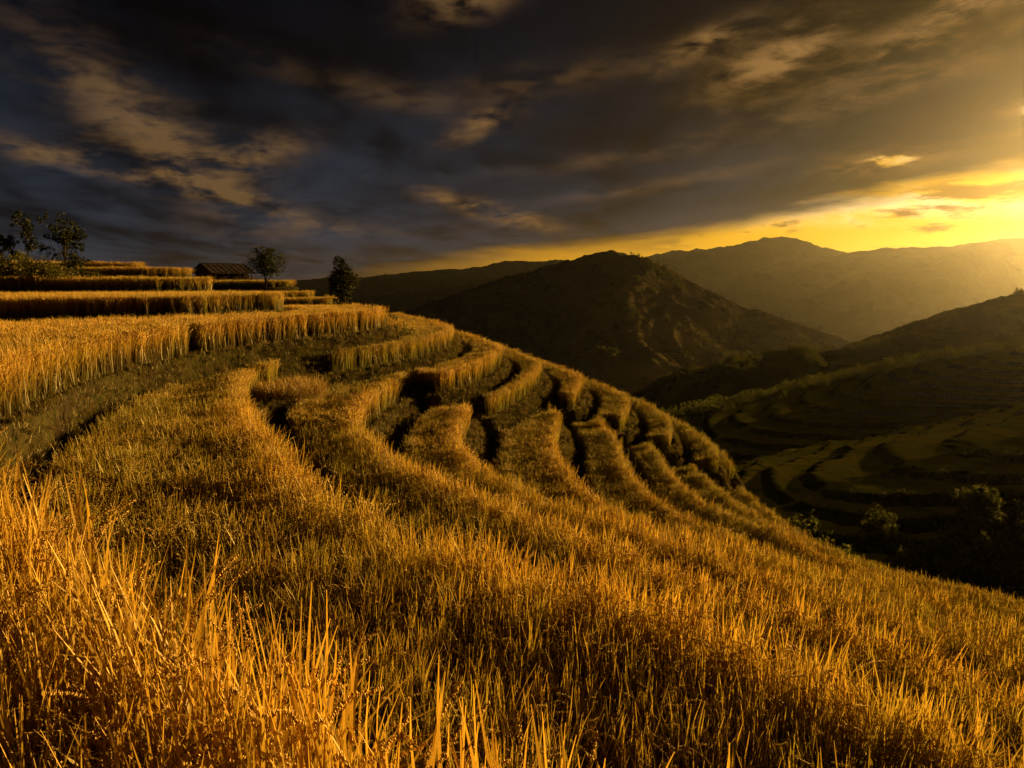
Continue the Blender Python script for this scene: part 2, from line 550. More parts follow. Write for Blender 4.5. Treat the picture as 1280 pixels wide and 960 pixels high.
# knoll with the hut (beyond the saddle)
KN = {
    14: (-2.86, [(-70, 48), (-40, 55), (-24, 59), (-16, 60), (-14, 63), (-15.5, 70), (-22, 84), (-34, 104), (-60, 120), (-120, 124)]),
    13: (-2.31, [(-75, 55), (-45, 60), (-28, 64), (-19, 65), (-16.8, 68), (-18.5, 74), (-25, 86), (-37, 104), (-60, 116), (-120, 118)]),
    12: (-1.81, [(-80, 60), (-48, 66), (-30, 70), (-22.4, 71), (-20.6, 74), (-22, 79), (-28, 90), (-40, 106), (-60, 112), (-120, 114)]),
    11: (-0.66, [(-85, 66), (-50, 73), (-34, 76), (-27, 77.5), (-24.6, 80), (-26.5, 86), (-33, 98), (-44, 108), (-60, 109), (-120, 110)]),
}
for k, (zs, pl) in KN.items():
    SOIL[k] = zs
    EDGE[k] = catmull(pl, 0.5)
    POLY[k] = np.vstack([EDGE[k], [(-150, 100), (-150, 60)]])

NAMES = {}


def terrace(k, drop, wid):
    """one level shelf: flat top and an earth bank falling away along its edge"""
    line = EDGE[k].copy()
    n = len(line)
    tg = np.gradient(line, axis=0)
    tg /= np.linalg.norm(tg, axis=1)[:, None] + 1e-9
    nr = np.stack([tg[:, 1], -tg[:, 0]], 1)        # right hand of travel
    probe = line[n // 2] + nr[n // 2] * 0.02
    if inside(POLY[k], probe[None])[0]:
        nr = -nr
    z = SOIL[k]
    near = np.linalg.norm(line, axis=1) < 60
    rows = [(-0.30, 0.0), (-0.10, 0.05), (0.04, 0.03), (0.12, -0.10), (0.20, -0.30), (0.34, -0.62), (0.52, -0.90), (0.80, -1.0), (1.05, -1.12)]
    V, Fc = [], []
    for j, (a, b) in enumerate(rows):
        s = np.arange(n)
        nn = fbm(line[:, 0] * 1.7 + 5 * k, line[:, 1] * 1.7 + j * 0.5, 4)
        off = a * wid + (0.10 * nn * near if j > 0 else 0)
        zz = z + b * drop + (0.05 * fbm(line[:, 0] * 2.3, line[:, 1] * 2.3 + j, 3) if 0 < j else 0)
        P = line + nr * np.broadcast_to(np.asarray(off), (n,))[:, None]
        V.append(np.column_stack([P, np.broadcast_to(np.asarray(zz), (n,))]))
    top = np.vstack([V[0], [(p[0], p[1], z) for p in POLY[k][n:]]])
    allv = np.vstack(V)
    for j in range(len(rows) - 1):
        for i in range(n - 1):
            Fc.append((j * n + i, j * n + i + 1, (j + 1) * n + i + 1, (j + 1) * n + i))
    base = len(allv)
    ext = [tuple(p) for p in top[n:]]
    allv = [tuple(p) for p in allv] + ext
    loop = list(range(n)) + list(range(base, base + len(ext)))
    tri = geometry.tessellate_polygon([[Vector((allv[i][0], allv[i][1], 0)) for i in loop]])
    Fc += [(loop[a], loop[b], loop[c]) for a, b, c in tri]
    o = mesh_obj('terrace', allv, Fc, M['soil'], smooth=True)
    bm = bmesh.new()
    bm.from_mesh(o.data)
    bmesh.ops.recalc_face_normals(bm, faces=bm.faces)
    bm.to_mesh(o.data)
    bm.free()
    tag(o, kind='structure')
    return nr


NRM = {}
order = [-4, -3, -2, -1, 0, 1, 2, 3, 4, 5, 6, 7, 8]
for a, b in zip(order, order[1:] + [None]):
    d = SOIL[a] - SOIL[b] if b is not None else 2.0
    NRM[a] = (terrace(a, d + 0.05, 0.42 if a >= 0 else 0.55), d)
for a, b in zip((11, 12, 13, 14), (12, 13, 14, None)):
    d = SOIL[a] - SOIL[b] if b is not None else 1.2
    NRM[a] = (terrace(a, d + 0.05, 0.8), d)


# hillside under the terraces, falling into the valley
def hillside():
    azs = np.radians(np.concatenate([np.arange(-180, -50, 6), np.arange(-50, 60, 0.9), np.arange(60, 180.1, 6)]))
    rad = np.concatenate([[0.5], np.geomspace(4, 600, 150)])
    A, Rr = np.meshgrid(azs, rad, indexing='ij')
    q = np.column_stack([(Rr * np.sin(A)).ravel(), (Rr * np.cos(A)).ravel()])
    d = dist(EDGE[8][::3], q)
    ins = inside(POLY[8], q)
    z = np.where(ins, -12.6, -12.4 - 0.05 - 0.85 * d + 0.00035 * d * d)
    z += np.where(ins, 0, 1.6 * fbm(q[:, 0] / 14, q[:, 1] / 14, 4) * np.clip(d / 12, 0, 1))
    z = np.maximum(z, -228)
    n, m = A.shape
    F = []
    for i in range(n - 1):
        for j in range(m - 1):
            F.append((i * m + j, i * m + j + 1, (i + 1) * m + j + 1, (i + 1) * m + j))
    o = mesh_obj('hillside', np.column_stack([q, z]), F, M['hillside'])
    tag(o, kind='structure')


hillside()

# ------------------------------------------------------------------ rice, grass and leaf clump prototypes (instanced over the fields)
def proto(name, v, f, tt, mats, mi=None):
    o = mesh_obj(name, v, f, None, smooth=True, link=False)
    for m in mats:
        o.data.materials.append(m)
    if mi:
        o.data.polygons.foreach_set('material_index', mi)
    a = o.data.attributes.new('t', 'FLOAT', 'POINT')
    a.data.foreach_set('value', tt)
    return o


def blade(v, f, tt, mi, base, az, lean, bend, L, w, seg, wave, mat=0, t0=0.0, t1=1.0):
    """a ribbon leaf: leans out by lean, bends by bend towards the tip"""
    o = len(v)
    p = Vector(base)
    a = lean
    h = Vector((math.cos(az), math.sin(az), 0))
    side = Vector((-math.sin(az), math.cos(az), 0))
    ph = random.uniform(0, 6.28)
    tw = random.uniform(-0.9, 0.9)
    for i in range(seg + 1):
        s = i / seg
        ww = w * (0.55 + 0.9 * s) * (1 - s ** 2.6) if s < 1 else 0.0008
        sd = side * math.cos(tw * s) + h * math.sin(tw * s)
        q = p + side * (wave * math.sin(ph + s * 7) * s)
        v.append(tuple(q - sd * ww))
        v.append(tuple(q + sd * ww))
        tt += [t0 + (t1 - t0) * s] * 2
        a = lean + bend * s ** 1.8
        p = p + (h * math.sin(a) + Vector((0, 0, 1)) * math.cos(a)) * (L / seg)
    for i in range(seg):
        f.append((o + 2 * i, o + 2 * i + 1, o + 2 * i + 3, o + 2 * i + 2))
        mi.append(mat)


def panicle(v, f, tt, mi, base, az, lean, L, ngr, gs, seg):
    h = Vector((math.cos(az), math.sin(az), 0))
    side = Vector((-math.sin(az), math.cos(az), 0))
    p = Vector(base)
    pts = []
    bend = random.uniform(1.2, 2.1)
    for i in range(seg + 1):
        s = i / seg
        pts.append(p.copy())
        a = lean + bend * max(0, (s - 0.62) / 0.38) ** 1.3
        p = p + (h * math.sin(a) + Vector((0, 0, 1)) * math.cos(a)) * (L / seg)
    o = len(v)
    for i, q in enumerate(pts):
        w = 0.0022 * (1 - 0.5 * i / seg)
        v += [tuple(q - side * w), tuple(q + side * w)]
        tt += [0.15 + 0.55 * i / seg] * 2
    for i in range(seg):
        f.append((o + 2 * i, o + 2 * i + 1, o + 2 * i + 3, o + 2 * i + 2))
        mi.append(0)
    for k in range(ngr):
        s = 0.74 + 0.26 * (k + random.random() * 0.6) / ngr
        x = min(s * seg, seg - 1e-3)
        i = int(x)
        q = pts[i].lerp(pts[i + 1], x - i)
        q = q + Vector((random.uniform(-1, 1), random.uniform(-1, 1), random.uniform(-1.4, 0.3))) * gs * 0.55
        d = Vector((random.uniform(-.5, .5), random.uniform(-.5, .5), -1)) + h * 0.6
        d.normalize()
        a = d.orthogonal().normalized()
        b = d.cross(a)
        o = len(v)
        L2, W2 = gs * random.uniform(.8, 1.15), gs * 0.36
        v += [tuple(q - d * L2), tuple(q + a * W2), tuple(q - a * W2 * .5 + b * W2 * .8), tuple(q - a * W2 * .5 - b * W2 * .8), tuple(q + d * L2)]
        tt += [0.45 + 0.55 * random.random()] * 5
        f += [(o, o + 1, o + 2), (o, o + 2, o + 3), (o, o + 3, o + 1), (o + 4, o + 2, o + 1), (o + 4, o + 3, o + 2), (o + 4, o + 1, o + 3)]
        mi += [1] * 6


def rice_clump(name, nb, npn, ngr, gs, seg, w, rad, up=1.0):
    """one planted hill of rice: upright flag leaves over arching lower leaves and drooping ears; about 0.93 m to the tips"""
    v, f, tt, mi = [], [], [], []
    for i in range(nb):
        a = random.uniform(0, 6.28)
        r = rad * math.sqrt(random.random())
        base = (r * math.cos(a), r * math.sin(a), 0)
        if i < nb * 0.4:
            blade(v, f, tt, mi, base, random.uniform(0, 6.28), random.uniform(0.0, 0.10), random.uniform(0.05, 0.5), random.uniform(0.78, 0.97), w * random.uniform(.8, 1.2), seg, 0.014)
        else:
            blade(v, f, tt, mi, base, random.uniform(0, 6.28), random.uniform(0.03, 0.16) * up, random.uniform(0.6, 2.3) * up, random.uniform(0.62, 0.86), w * random.uniform(.8, 1.3), seg, 0.014, t1=0.85)
    for i in range(npn):
        a = random.uniform(0, 6.28)
        r = rad * math.sqrt(random.random())
        panicle(v, f, tt, mi, (r * math.cos(a), r * math.sin(a), 0), random.uniform(0, 6.28), random.uniform(0.02, 0.14) * up, random.uniform(0.80, 0.95), ngr, gs, seg + 3)
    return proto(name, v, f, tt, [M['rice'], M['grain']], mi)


plants = bpy.data.collections.new('plant_shapes')
for i in range(6):
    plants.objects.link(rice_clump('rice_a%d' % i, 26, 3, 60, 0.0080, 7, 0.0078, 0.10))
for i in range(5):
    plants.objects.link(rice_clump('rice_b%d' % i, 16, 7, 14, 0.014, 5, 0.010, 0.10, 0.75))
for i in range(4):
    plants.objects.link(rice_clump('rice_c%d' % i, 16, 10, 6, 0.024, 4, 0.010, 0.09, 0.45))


def grass_tuft(name, nb, L, w, mat, rad, droop):
    v, f, tt, mi = [], [], [], []
    for i in range(nb):
        a = random.uniform(0, 6.28)
        r = rad * math.sqrt(random.random())
        blade(v, f, tt, mi, (r * math.cos(a), r * math.sin(a), 0), random.uniform(0, 6.28), random.uniform(0.1, 0.6), random.uniform(0.4, droop), L * random.uniform(.6, 1.2), w, 3, 0.01)
    return proto(name, v, f, tt, [mat], mi)


for i in range(3):
    plants.objects.link(grass_tuft('tuft_d%d' % i, 16, 0.24, 0.007, M['grass'], 0.12, 1.6))
for i in range(2):
    plants.objects.link(grass_tuft('tuft_e%d' % i, 16, 0.5, 0.008, M['straw'], 0.2, 2.6))


def canopy_mesh(lobes, n, size, seed, squash=1.0):
    """leaf faces spread through overlapping lobes, denser towards each lobe's skin, in clusters"""
    r = np.random.default_rng(seed)
    V, F, T = [], [], []
    vol = np.array([l[3] ** 2 for l in lobes])
    cl_c = []
    for i in range(max(8, n // 22)):
        l = lobes[r.choice(len(lobes), p=vol / vol.sum())]
        d = r.normal(size=3)
        d /= np.linalg.norm(d)
        rr = l[3] * (0.45 + 0.6 * r.random() ** 0.6)
        cl_c.append((np.array(l[:3]) + d * rr * np.array([1, 1, squash]), l[3] * 0.36))
    for i in range(n):
        c, s = cl_c[r.integers(len(cl_c))]
        p = c + r.normal(size=3) * s * 0.55
        a = r.normal(size=3)
        a /= np.linalg.norm(a)
        b = np.cross(a, r.normal(size=3))
        b /= np.linalg.norm(b)
        L, W = size * r.uniform(.7, 1.4), size * r.uniform(.35, .6)
        o = len(V)
        V += [p - a * L, p + b * W, p + a * L, p - b * W]
        F.append((o, o + 1, o + 2, o + 3))
        T += [r.random()] * 4
    return V, F, T


for i in range(4):
    r_ = np.random.default_rng(50 + i)
    lobes = [(r_.uniform(-.45, .45), r_.uniform(-.45, .45), r_.uniform(.45, 1.35), r_.uniform(.3, .55)) for _ in range(7)] + [(0, 0, .5, .6)]
    v, f, t_ = canopy_mesh(lobes, 420, 0.085, 60 + i)
    plants.objects.link(proto('wood_f%d' % i, v, f, t_, [M['leaf_forest']]))
for i in range(2):
    r_ = np.random.default_rng(80 + i)
    lobes = [(r_.uniform(-.4, .4), r_.uniform(-.4, .4), r_.uniform(.3, .8), r_.uniform(.3, .5)) for _ in range(4)]
    v, f, t_ = canopy_mesh(lobes, 70, 0.2, 90 + i)
    plants.objects.link(proto('wood_g%d' % i, v, f, t_, [M['leaf_forest']]))
names = sorted(o.name for o in plants.objects)
IDX = {k: [i for i, n in enumerate(names) if n.split('_')[1][0] == k] for k in 'abcdefg'}

gn = bpy.data.node_groups.new('scatter_plants', 'GeometryNodeTree')
gn.interface.new_socket('Geometry', in_out='INPUT', socket_type='NodeSocketGeometry')
gn.interface.new_socket('Geometry', in_out='OUTPUT', socket_type='NodeSocketGeometry')
gi, go = gn.nodes.new('NodeGroupInput'), gn.nodes.new('NodeGroupOutput')
iop = gn.nodes.new('GeometryNodeInstanceOnPoints')
ci = gn.nodes.new('GeometryNodeCollectionInfo')
ci.inputs['Collection'].default_value = plants
ci.inputs['Separate Children'].default_value = True
ci.inputs['Reset Children'].default_value = True
iop.inputs['Pick Instance'].default_value = True


def nat(nm, ty):
    nd = gn.nodes.new('GeometryNodeInputNamedAttribute')
    nd.data_type = ty
    nd.inputs['Name'].default_value = nm
    return nd.outputs['Attribute']


gn.links.new(gi.outputs[0], iop.inputs['Points'])
gn.links.new(ci.outputs[0], iop.inputs['Instance'])
gn.links.new(nat('idx', 'INT'), iop.inputs['Instance Index'])
gn.links.new(nat('rot', 'FLOAT_VECTOR'), iop.inputs['Rotation'])
gn.links.new(nat('scl', 'FLOAT_VECTOR'), iop.inputs['Scale'])
gn.links.new(iop.outputs[0], go.inputs[0])


def scatter(name, P, idx, rot, scl, label, cat, green=0.0):
    me = bpy.data.meshes.new(name)
    me.from_pydata([tuple(p) for p in P], [], [])
    n = len(P)
    a = me.attributes.new('idx', 'INT', 'POINT')
    a.data.foreach_set('value', np.asarray(idx, np.int32))
    for nm, ar in (('rot', rot), ('scl', scl)):
        a = me.attributes.new(nm, 'FLOAT_VECTOR', 'POINT')
        a.data.foreach_set('vector', np.asarray(ar, np.float32).ravel())
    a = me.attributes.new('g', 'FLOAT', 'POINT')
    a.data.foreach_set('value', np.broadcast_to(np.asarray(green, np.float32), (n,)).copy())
    o = bpy.data.objects.new(name, me)
    C.objects.link(o)
    md = o.modifiers.new('scatter_plants', 'NODES')
    md.node_group = gn
    tag(o, label, cat, kind='stuff')
    return o


# the channel that runs down the fold between the near slope and the spur: nothing is planted along it
AXIS = [(-9.5, 21.0)]
for k in range(1, 9):
    f_, g_ = unp(*LV[k][1][-1], LV[k][0]), unp(*LV[k][2][0], SOIL[k])
    AXIS.append(((f_[0] + g_[0]) / 2, (f_[1] + g_[1]) / 2))
AXIS = np.array(AXIS)


def field_points(k, upper, spacing_mul=1.0, lim=70.0):
    """jittered planting grid inside terrace k, clear of its edge, of the bank above and of the channel"""
    out = []
    for lo, hi, sp in ((0.0, 7.5, 0.138), (7.5, 16, 0.142), (16, 26, 0.15), (26, 42, 0.16), (42, 60, 0.27), (60, 110, 0.40)):
        if lo >= lim:
            continue
        hi = min(hi, lim)
        sp *= spacing_mul
        g = np.arange(-hi, hi, sp)
        gx, gy = np.meshgrid(g[np.abs(g) < hi], np.arange(-3, hi, sp))
        q = np.column_stack([gx.ravel(), gy.ravel()])
        rr = np.hypot(q[:, 0], q[:, 1])
        azd = np.degrees(np.arctan2(q[:, 0], q[:, 1]))
        ok = (rr >= lo) & (rr < hi) & (azd > -46) & (azd < np.where(rr < 18, 62, 46))
        q = q[ok] + rng.uniform(-.38, .38, (ok.sum(), 2)) * sp
        if len(q):
            out.append(q)
    q = np.vstack(out)
    b = POLY[k]
    q = q[inside(b, q)]
    for u in upper:
        q = q[~inside(POLY[u], q)]
    if len(q) == 0:
        return q
    q = q[dist(EDGE[k], q) > (0.30 if k > 0 else 0.2)]
    for u in upper:
        if len(q):
            q = q[dist(EDGE[u], q) > (0.6 if u == 0 else 1.0 if u > 0 else 0.8)]
    if k >= 0 and len(q):
        q = q[dist(AXIS, q) > (0.30 if k > 1 else 0.38)]
    if k == 1:
        c = np.array([-7.0, 22.0])
        q = q[np.linalg.norm((q - c) * np.array([1, 0.7]), axis=1) > 0.95]
    return q


def plant_field(k, upper, label, green=0.0, lim=70.0, name='rice_field', mul=1.0):
    q = field_points(k, upper, mul, lim)
    n = len(q)
    r = np.hypot(q[:, 0], q[:, 1])
    pick = rng.random(n)
    idx = np.empty(n, np.int32)
    for msk, key in ((r < 7.5, 'a'), ((r >= 7.5) & (r < 18), 'b'), (r >= 18, 'c')):
        opts = np.array(IDX[key])
        idx[msk] = opts[(pick[msk] * len(opts)).astype(int)]
    hgt = 1.0 + 0.11 * fbm(q[:, 0] / 1.3, q[:, 1] / 1.3, 3) + 0.055 * rng.normal(size=n)
    hgt = 1 + (hgt - 1) * np.clip(1.2 - r / 25, 0.5, 1.0)      # far plots are evener
    wid = np.where(r < 42, 1.0, np.where(r < 60, 1.6, 2.3))
    de = dist(EDGE[k], q)
    hgt = hgt + (0.14 if k > 0 else 0.10) * np.exp(-(de / 0.45) ** 2) - 0.05 * np.exp(-((de - 1.3) / 0.6) ** 2)
    # golden outer rows, darker green belt behind: shading of each terrace put into colour
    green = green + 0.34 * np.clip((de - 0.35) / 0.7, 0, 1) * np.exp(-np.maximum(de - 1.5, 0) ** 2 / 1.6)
    for u in upper:        # rows below the upper bank lower, darker green: painted shade past its crest
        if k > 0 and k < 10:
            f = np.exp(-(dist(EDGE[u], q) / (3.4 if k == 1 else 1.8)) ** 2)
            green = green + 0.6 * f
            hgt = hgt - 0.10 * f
    hgt = np.clip(hgt, 0.75, 1.28) * (CROP if k >= 0 and k < 10 else 0.86) / 0.93
    scl = np.column_stack([wid * hgt, wid * hgt, hgt])
    wx = fbm(q[:, 0] / 2.5 + 40, q[:, 1] / 2.5, 3)
    sway = np.where(r < 12, .09, .05)
    rot = np.column_stack([rng.normal(0, 1, n) * sway + 0.05 * wx, rng.normal(0, 1, n) * sway + 0.04 + 0.06 * wx, rng.uniform(0, 6.28, n)])
    # rotation is applied X, Y, Z: lean directions are random anyway because of the turn
    z = np.full(n, SOIL[k]) + 0.02 * rng.normal(size=n)
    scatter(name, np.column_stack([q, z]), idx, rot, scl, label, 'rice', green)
    return n


tot = 0
FIELDS = [
    (0, [-1], 'tall ripe rice on the broad curving terrace above the bowl, its edge sweeping round', -0.10, 40),
    (1, [0], 'golden rice on the second terrace, filling the bowl and the strip below the highest bank', -0.05, 60),
    (2, [1], 'golden rice on the third terrace, its rounded end beside the dark channel', 0.00, 60),
    (3, [2], 'rice on the fourth terrace, a finger-shaped golden plot in the fold', 0.05, 60),
    (4, [3], 'rice on the fifth terrace, a rounded amber plot part way down the spur', 0.12, 60),
    (5, [4], 'rice on the sixth terrace, greener and partly turned gold', 0.30, 60),
    (6, [5], 'greenish rice on the seventh terrace near the steep foot of the spur', 0.45, 60),
    (7, [6], 'green-gold rice on the eighth terrace, a narrow descending strip', 0.50, 60),
    (8, [7], 'thin strip of green rice on the last terrace above the dark valley', 0.50, 60),
    (-1, [-2], 'long low strip of rice on the terrace with the dark earth bank', 0.10, 60),
    (-2, [-3], 'rice on the small terrace beside the leafy bushes', 0.15, 70),
    (-3, [-4], 'rice on the upper terrace behind the bushes', 0.10, 75),
    (-4, [], 'rice along the hilltop skyline beside the sparse trees', 0.05, 80),
    (11, [], 'greenish rice in front of the wooden hut', 0.35, 100),
    (12, [11], 'strip of rice below the hut, by the round-crowned tree', 0.15, 100),
    (13, [12], 'second strip of rice below the hut', 0.10, 95),
    (14, [13], 'lowest strip of rice below the hut, by the tall leafy tree', 0.05, 90),
]
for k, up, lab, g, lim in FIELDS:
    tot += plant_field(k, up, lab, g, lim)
print('rice clumps', tot)


# grass on the earth banks and straw beside the channel
def bank_grass():
    P, S, I, Ro = [], [], [], []
    for k in (-2, -1, 0, 1, 2, 3, 4, 5, 6, 7, 8):
        nr, d = NRM[k]
        line = EDGE[k]
        seg = np.linalg.norm(np.diff(line, axis=0), axis=1)
        for i in range(len(line) - 1):
            r = np.linalg.norm(line[i])
            azd = math.degrees(math.atan2(line[i][0], line[i][1]))
            if r > 45 or abs(azd) > 50 or line[i][1] < 0:
                continue
            w = 0.42 if k >= 0 else 0.55
            for j in range(rng.poisson(seg[i] * (34 if r < 30 else 22))):
                s = rng.random()
                a = rng.random()
                lip = a < 0.35
                if lip:
                    off, dz, sz = rng.uniform(-.25, .15), 0.0, rng.uniform(.55, .9)
                else:
                    b = rng.random() ** 1.0
                    off, dz, sz = 0.10 + b * 0.75 * w + 0.05, -(0.05 + b * 0.95) * d, rng.uniform(.5, 1.0)
                p = line[i] * (1 - s) + line[i + 1] * s + nr[i] * off
                P.append((p[0], p[1], SOIL[k] + dz))
                S.append((sz,) * 3)
                I.append(IDX['d'][rng.integers(3)])
                tilt = 0.0 if lip else 0.7
                ang = math.atan2(nr[i][1], nr[i][0])
                m = Matrix.Rotation(ang, 3, 'Z') @ Matrix.Rotation(tilt + rng.normal() * .2, 3, 'Y') @ Matrix.Rotation(rng.uniform(0, 6.28), 3, 'Z')
                Ro.append(tuple(m.to_euler()))
    scatter('bank_grass', P, I, Ro, S, 'short green and brown grass on the earth banks between terraces', 'grass')
    P, S, I, Ro = [], [], [], []
    for i in range(330):
        a, r = rng.uniform(0, 6.28), 1.0 * math.sqrt(rng.random())
        P.append((-6.9 + r * math.cos(a), 21.9 + 1.4 * r * math.sin(a), SOIL[1] + 0.02))
        S.append((rng.uniform(.6, 1.0),) * 3)
        I.append(IDX['e'][rng.integers(2)])
        Ro.append((rng.normal() * .4, rng.normal() * .4, rng.uniform(0, 6.28)))
    scatter('cut_straw', P, I, Ro, S, 'flattened golden straw on the bare patch at the head of the channel', 'straw')


bank_grass()


# ------------------------------------------------------------------ hills and mountains beyond
def ridge(name, pix, front, back, sf, sb, spur, spur_len, nu, nv, mat, crest_noise=0.0, step=0.0, label=None, round_=8.0, seed=0, ext=(0, 0), fine=0.0, fine_len=10):
    """a hill from its skyline: pixels give the direction, the distance is set per point"""
    pts = np.array([at(u, v, Y) for u, v, Y in pix])
    line = catmull(pts, 1e9)
    seg = np.concatenate([[0], np.cumsum(np.linalg.norm(np.diff(pts[:, :2], axis=0), axis=1))])
    s = np.linspace(0, seg[-1], nu)
    X, Y, Z = (np.interp(s, seg, pts[:, i]) for i in range(3))
    ker = max(3, nu // 60) | 1
    pad = ker // 2
    Z = np.convolve(np.pad(Z, pad, 'edge'), np.ones(ker) / ker, 'valid')
    Y = np.convolve(np.pad(Y, pad, 'edge'), np.ones(ker) / ker, 'valid')
    ax = pts[-1, :2] - pts[0, :2]
    ax /= np.linalg.norm(ax)
    n = np.array([ax[1], -ax[0]])
    if n[1] > 0:
        n = -n
    tt = np.concatenate([-np.linspace(1, 0, nv // 4, endpoint=False) ** 1.3 * back, np.linspace(0, 1, nv) ** 1.25 * front])
    S, T = np.meshgrid(s, tt, indexing='ij')
    PX = X[:, None] + n[0] * T
    PY = Y[:, None] + n[1] * T
    aT = np.abs(T)
    drop = (np.sqrt(aT ** 2 + round_ ** 2) - round_) * np.where(T > 0, sf, sb)
    z = Z[:, None] - drop
    amp = np.clip(aT / (front * 0.35), 0, 1) ** 0.8
    wv = fbm(PX / spur_len * 0.6 + seed, PY / spur_len * 0.6, 2)
    z = z + spur * amp * (fbm(S / spur_len + 0.5 * wv + seed, T / spur_len * 0.42 + seed * 2, 5, 0.5, True) - 0.9)
    z = z + crest_noise * fbm(PX / (spur_len * .12) + seed, PY / (spur_len * .12), 4)
    if step:
        zq = z / step + 0.12 * fbm(PX / (step * 20), PY / (step * 20), 2)
        fl = np.floor(zq)
        fr = zq - fl
        r = np.clip((fr - 0.62) / 0.38, 0, 1)
        z = z + step * ((fl + r * r * (3 - 2 * r)) - zq) * np.clip(aT / 2.5, 0, 1)
    if fine:
        z = z + fine * fbm(PX / fine_len, PY / fine_len, 3)
    nn, m = S.shape
    V = np.column_stack([PX.ravel(), PY.ravel(), z.ravel()])
    i, j = np.meshgrid(np.arange(nn - 1), np.arange(m - 1), indexing='ij')
    a = (i * m + j).ravel()
    F = np.column_stack([a, a + 1, a + m + 1, a + m])
    o = mesh_obj(name, V, F, mat)
    bm = bmesh.new()
    bm.from_mesh(o.data)
    bmesh.ops.recalc_face_normals(bm, faces=bm.faces)
    if sum(fc.normal.z for fc in bm.faces) < 0:
        bmesh.ops.reverse_faces(bm, faces=bm.faces)
    bm.to_mesh(o.data)
    bm.free()
    tag(o, label, kind='structure')
    return V.reshape(nn, m, 3), S, T


Rg2 = ridge('hill', [(960, 640, 118), (1050, 602, 124), (1120, 584, 130), (1200, 562, 136), (1280, 545, 142), (1400, 520, 150), (1550, 490, 160)],
            70, 60, 0.55, 0.4, 0.8, 30, 300, 150, M['hill_field'], 0.2, 1.9, round_=30, seed=3, fine=0.08, fine_len=3)
Rg1 = ridge('hill', [(760, 625, 175), (880, 553, 190), (940, 530, 200), (1000, 512, 210), (1080, 492, 222), (1150, 474, 232), (1220, 458, 240), (1280, 446, 248), (1420, 424, 262), (1600, 400, 280)],
            130, 80, 0.42, 0.4, 0.8, 45, 420, 320, M['hill_field'], 0.2, 1.7, round_=42, seed=8, fine=0.08, fine_len=4)
Rg0 = ridge('hill', [(620, 610, 430), (760, 530, 440), (812, 503, 450), (880, 470, 455), (960, 450, 460), (1040, 438, 460), (1100, 433, 465), (1160, 422, 465), (1220, 402, 470), (1280, 381, 470), (1400, 350, 480), (1600, 320, 500)],
            300, 300, 0.29, 0.35, 10, 110, 340, 200, M['hill_green'], 1.0, 3.4, round_=60, seed=12, fine=0.8, fine_len=12)
Rgc = ridge('hill', [(200, 560, 1500), (330, 490, 1480), (430, 430, 1450), (520, 385, 1430), (600, 357, 1420), (680, 334, 1400), (730, 320, 1400), (765, 314, 1400), (800, 322, 1400), (850, 345, 1400), (920, 380, 1400), (1000, 405, 1390), (1070, 430, 1380), (1110, 442, 1380), (1250, 500, 1350), (1400, 560, 1300)],
            620, 700, 0.50, 0.5, 44, 300, 460, 300, M['hill_far'], 2.0, 5.0, round_=30, seed=5, fine=3.0, fine_len=28)
ridge('hill', [(900, 470, 2600), (980, 430, 2700), (1030, 400, 2800), (1080, 386, 2800), (1130, 392, 2800), (1200, 415, 2800), (1280, 430, 2800), (1500, 470, 2700)],
      900, 900, 0.35, 0.4, 90, 420, 220, 90, M['mountain'], 8, 0, round_=80, seed=21)
ridge('mountain', [(60, 372, 4300), (250, 362, 4400), (360, 353, 4500), (450, 346, 4500), (520, 341, 4500), (580, 336, 4500), (635, 327, 4500), (665, 329, 4500), (710, 327, 4500), (800, 345, 4500), (900, 380, 4400)],
      2200, 2000, 0.30, 0.3, 160, 700, 320, 110, M['mountain'], 8, 0, round_=60, seed=31)
ridge('mountain', [(250, 400, 3000), (380, 385, 3050), (460, 372, 3100), (540, 366, 3100), (620, 352, 3100), (690, 350, 3150), (800, 380, 3200)],
      1200, 1200, 0.30, 0.3, 110, 500, 260, 90, M['mountain'], 10, 0, round_=60, seed=37)
ridge('mountain', [(560, 372, 6500), (700, 345, 6400), (790, 325, 6300), (840, 315, 6200), (900, 310, 6200), (940, 301, 6200), (962, 297, 6200), (990, 300, 6200), (1030, 310, 6200), (1070, 319, 6200), (1120, 330, 6100), (1250, 350, 6000)],
      2800, 2500, 0.30, 0.3, 170, 1100, 420, 130, M['mountain'], 20, 0, round_=60, seed=41)
ridge('mountain', [(880, 345, 5600), (980, 328, 5500), (1060, 317, 5400), (1110, 310, 5300), (1180, 308, 5200), (1240, 302, 5100), (1280, 297, 5000), (1380, 300, 4900), (1500, 310, 4800), (1750, 335, 4600)],
      2600, 2400, 0.32, 0.3, 160, 1000, 360, 120, M['mountain'], 10, 0, round_=60, seed=47)
ridge('mountain', [(-700, 330, 5200), (-300, 338, 5200), (0, 348, 5200), (200, 356, 5200)], 1500, 1500, 0.3, 0.3, 160, 700, 160, 60, M['mountain'], 15, 0, round_=60, seed=53)

# valley floor to the horizon
g = np.concatenate([-np.geomspace(11500, 200, 24), np.linspace(-150, 150, 5), np.geomspace(200, 11500, 24)])
gx, gy = np.meshgrid(g, g, indexing='ij')
gz = -232 + 3 * fbm(gx / 900, gy / 900, 3)
m_ = len(g)
i, j = np.meshgrid(np.arange(m_ - 1), np.arange(m_ - 1), indexing='ij')
a = (i * m_ + j).ravel()
o = mesh_obj('ground', np.column_stack([gx.ravel(), gy.ravel(), gz.ravel()]), np.column_stack([a, a + m_, a + m_ + 1, a + 1]), M['valley'])
tag(o, kind='structure')


